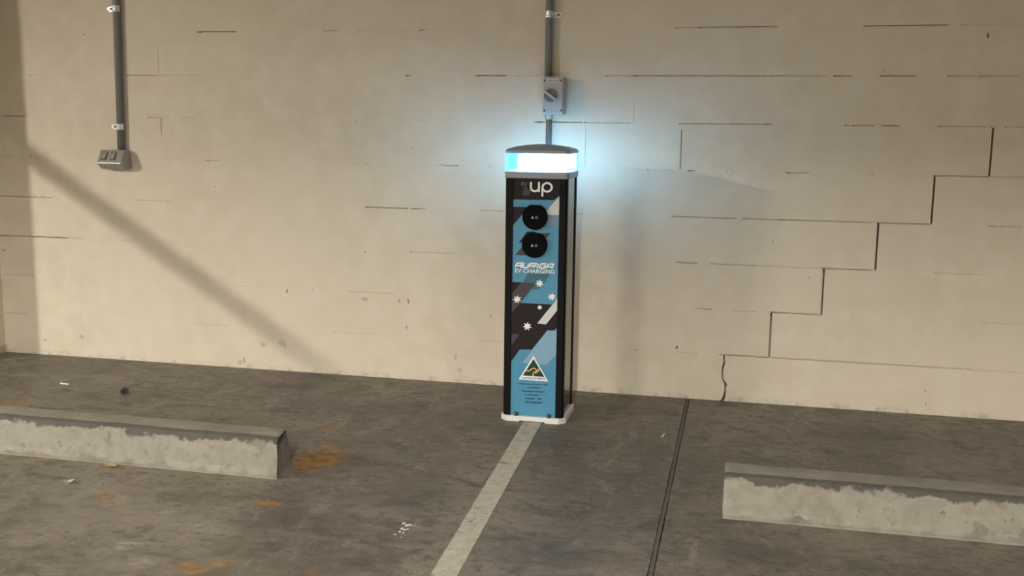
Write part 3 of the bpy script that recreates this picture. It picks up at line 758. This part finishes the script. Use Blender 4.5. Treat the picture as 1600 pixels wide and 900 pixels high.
# isolator above the charger
ID = .072
a = onY(849, 121, -ID); b = onY(879.3, 178.5, -ID)
IX, IZ = (a.x+b.x)/2, (a.z+b.z)/2; iw, ih = (b.x-a.x)/2, (a.z-b.z)/2
it = empty('isolator_switch', (IX, 0, IZ), 'grey rotary isolator switch on the wall above the charger', 'switch')
bm_obj('enclosure', box_bm(-iw-.002, iw+.002, -ID+.014, 0, -ih-.002, ih+.002, .006, 3), 'plastic', it)
bm_obj('cover', box_bm(-iw, iw, -ID, -ID+.016, -ih, ih, .005, 3), 'plastic', it)
def ip(x, y, lift=0.0): q = onY(x, y, -ID-lift); return (q.x-IX, q.z-IZ)
k2 = lambda x, y: (840+x/11.25, 110+y/11.25)
arch = [k2(*q) for q in ((105,360),(160,335),(215,292),(260,292),(300,305),(350,315),(437,318),(437,740),(105,740))]
bm_obj('raised_front', prism_bm([ip(*q) for q in arch][::-1], 'y', -ID-.0045, -ID+.001, .0015), 'plastic', it)
kx, kz = ip(*k2(235, 440)); KR = .0285
kn = bm_obj('rotary_knob', cyl_bm((kx, -ID-.004, kz), (kx, -ID-.014, kz), KR, 40), 'knob', it)
bm = box_bm(-.034, .034, -.012, 0, -.006, .006, .003); bmesh.ops.transform(bm, matrix=Matrix.Rotation(math.radians(36), 4, 'Y'), verts=bm.verts[:])
bmesh.ops.transform(bm, matrix=Matrix.Translation((kx, -ID-.0135, kz)), verts=bm.verts[:]); bm_obj('grip', bm, 'plastic', kn)
X, Z = ip(*k2(268, 410)); bm_obj('indicator_dot', cyl_bm((X, -ID-.0139, Z), (X, -ID-.0155, Z), .0028, 12), 'chip', kn)
for q in ((122, 175), (410, 175), (122, 704), (410, 704)):
    X, Z = ip(*k2(*q)); bm_obj('screw', cyl_bm((X, -ID+.002, Z), (X, -ID-(.0052 if q[1] > 300 else .0008), Z), .0042, 12), 'hole', it)
for (x0, y0, x1, y1) in ((103, 112, 442, 152), (176, 155, 350, 222)):
    X0, Z0 = ip(*k2(x0, y0)); X1, Z1_ = ip(*k2(x1, y1)); s = box('label', X0, X1, -ID-.0012, -ID+.001, Z1_, Z0, 'sticker', it)
    V = []; Fc = []; x = X0+.004; zc_ = (Z0+Z1_)/2+.0005
    while x < X1-.005:
        w = rs.uniform(.0012, .0026); b = len(V); V += [(x, -ID-.0015, zc_-.0022), (x+w, -ID-.0015, zc_-.0022), (x+w, -ID-.0015, zc_+.0022), (x, -ID-.0015, zc_+.0022)]; Fc.append((b, b+1, b+2, b+3)); x += w+rs.choice((.0008, .0008, .0008, .003))
    mesh_obj('small_print', V, Fc, 'grey', s)
qr = onY(858.3, 20, -.018)
conduit('grey conduit dropping from the ceiling to the isolator switch', qr.x, qr.x, .0158, IZ+ih, ZT-.001, [onY(860, 22, -.03).z], 1)
ql = onY(857.5, 200, -.015)
lc = conduit('grey conduit running down behind the charger from the isolator', ql.x, ql.x, .0128, .30, IZ-ih, [], 1)
for (t_, z_) in ((lc, IZ-ih-lc.location.z),):
    bm_obj('gland', cyl_bm((0, -.0148, z_-.022), (0, -.0148, z_), .017, 20), 'plastic', t_)

# ------------------------------------------------------------------ litter on the floor
def leaf(x, y, L, rot, mat, label, curl):
    p = onZ(x, y); V = []; Fc = []; n = 8
    for i in range(n+1):
        f = i/n; w = L*.36*math.sin(math.pi*(f*.92+.04))**.8*(1+.15*math.sin(i*2.4))
        zc_ = curl*(2*f-1)**2*L+.002
        for s in (-1, -.5, 0, .5, 1): V.append(((f-.5)*L, s*w, zc_+abs(s)**1.5*w*.55))
        if i:
            for q in range(4): Fc.append(((i-1)*5+q, i*5+q, i*5+q+1, (i-1)*5+q+1))
    V.append(((.5)*L+L*.22, .002, .006)); b = len(V)-1; Fc.append((n*5+2, b, n*5+3))
    o = mesh_obj('dry_leaf', V, Fc, mat); o.location = (p.x, p.y, 0); o.rotation_euler = (0, 0, rot)
    sd = o.modifiers.new('thick', 'SOLIDIFY'); sd.thickness = .0008; sd.offset = 1
    return tag(o, label, 'leaf', 'dry leaves on the floor')
leaf(108, 756, .035, .6, 'leaf2', 'small pale dry leaf on the open floor before the left stop', .35)
leaf(172, 731, .050, -.1, 'leaf', 'brown dry leaf lying against the foot of the left stop', .12)
def lump(name, x, y, s, mat, label, cat, seed, flat=.6):
    p = onZ(x, y); bm = bmesh.new(); bmesh.ops.create_icosphere(bm, subdivisions=2, radius=1); t = random.Random(seed)
    for v in bm.verts:
        k = 1+t.uniform(-.35, .35); v.co = Vector((v.co.x*s*k, v.co.y*s*k*.8, max(0, (v.co.z+.35)*s*flat*k)))
    o = bm_obj(name, bm, mat); o.location = (p.x, p.y, 0); return tag(o, label, cat)
lump('rubber_scrap', 195, 615, .016, 'scrap', 'small black scrap of rubber on the floor behind the left stop', 'scrap', 3, 1.2)
def stick(x0, y0, x1, y1, r, label):
    a, b = onZ(x0, y0), onZ(x1, y1); a.z = b.z = r
    bm = cyl_bm(a, b, r, 8); return tag(bm_obj('white_stick', bm, 'chip'), label, 'stick')
stick(94.5, 600, 107, 601.5, .0035, 'thin white stick on the floor near the left wall corner')
stick(1034.5, 683.5, 1038, 679, .0028, 'tiny white stick on the floor left of the joint')
bm = bmesh.new(); t = random.Random(8)
for (x, y, s) in [(632,818,5),(636,821,4.5),(640,820,4),(628,826,4),(632,828,3.5),(625,831,3),(617,835,2.5),(645,822,2),(630,833,2),(637,827,2.5),(649,821,1.2),(627,840,1.2)]:
    p = onZ(x, y); R = s*.0016; m = 9
    vs = [bm.verts.new((p.x+R*math.cos(i*2*math.pi/m)*t.uniform(.6, 1.25), p.y+R*1.2*math.sin(i*2*math.pi/m)*t.uniform(.6, 1.25), .0004)) for i in range(m)]
    top = bm.verts.new((p.x, p.y, .0025))
    for i in range(m): bm.faces.new((vs[i], vs[(i+1) % m], top))
tag(bm_obj('plaster_splash', bm, 'chip'), 'splash of white plaster on the floor left of the bay line', 'splash', None, 'stuff')
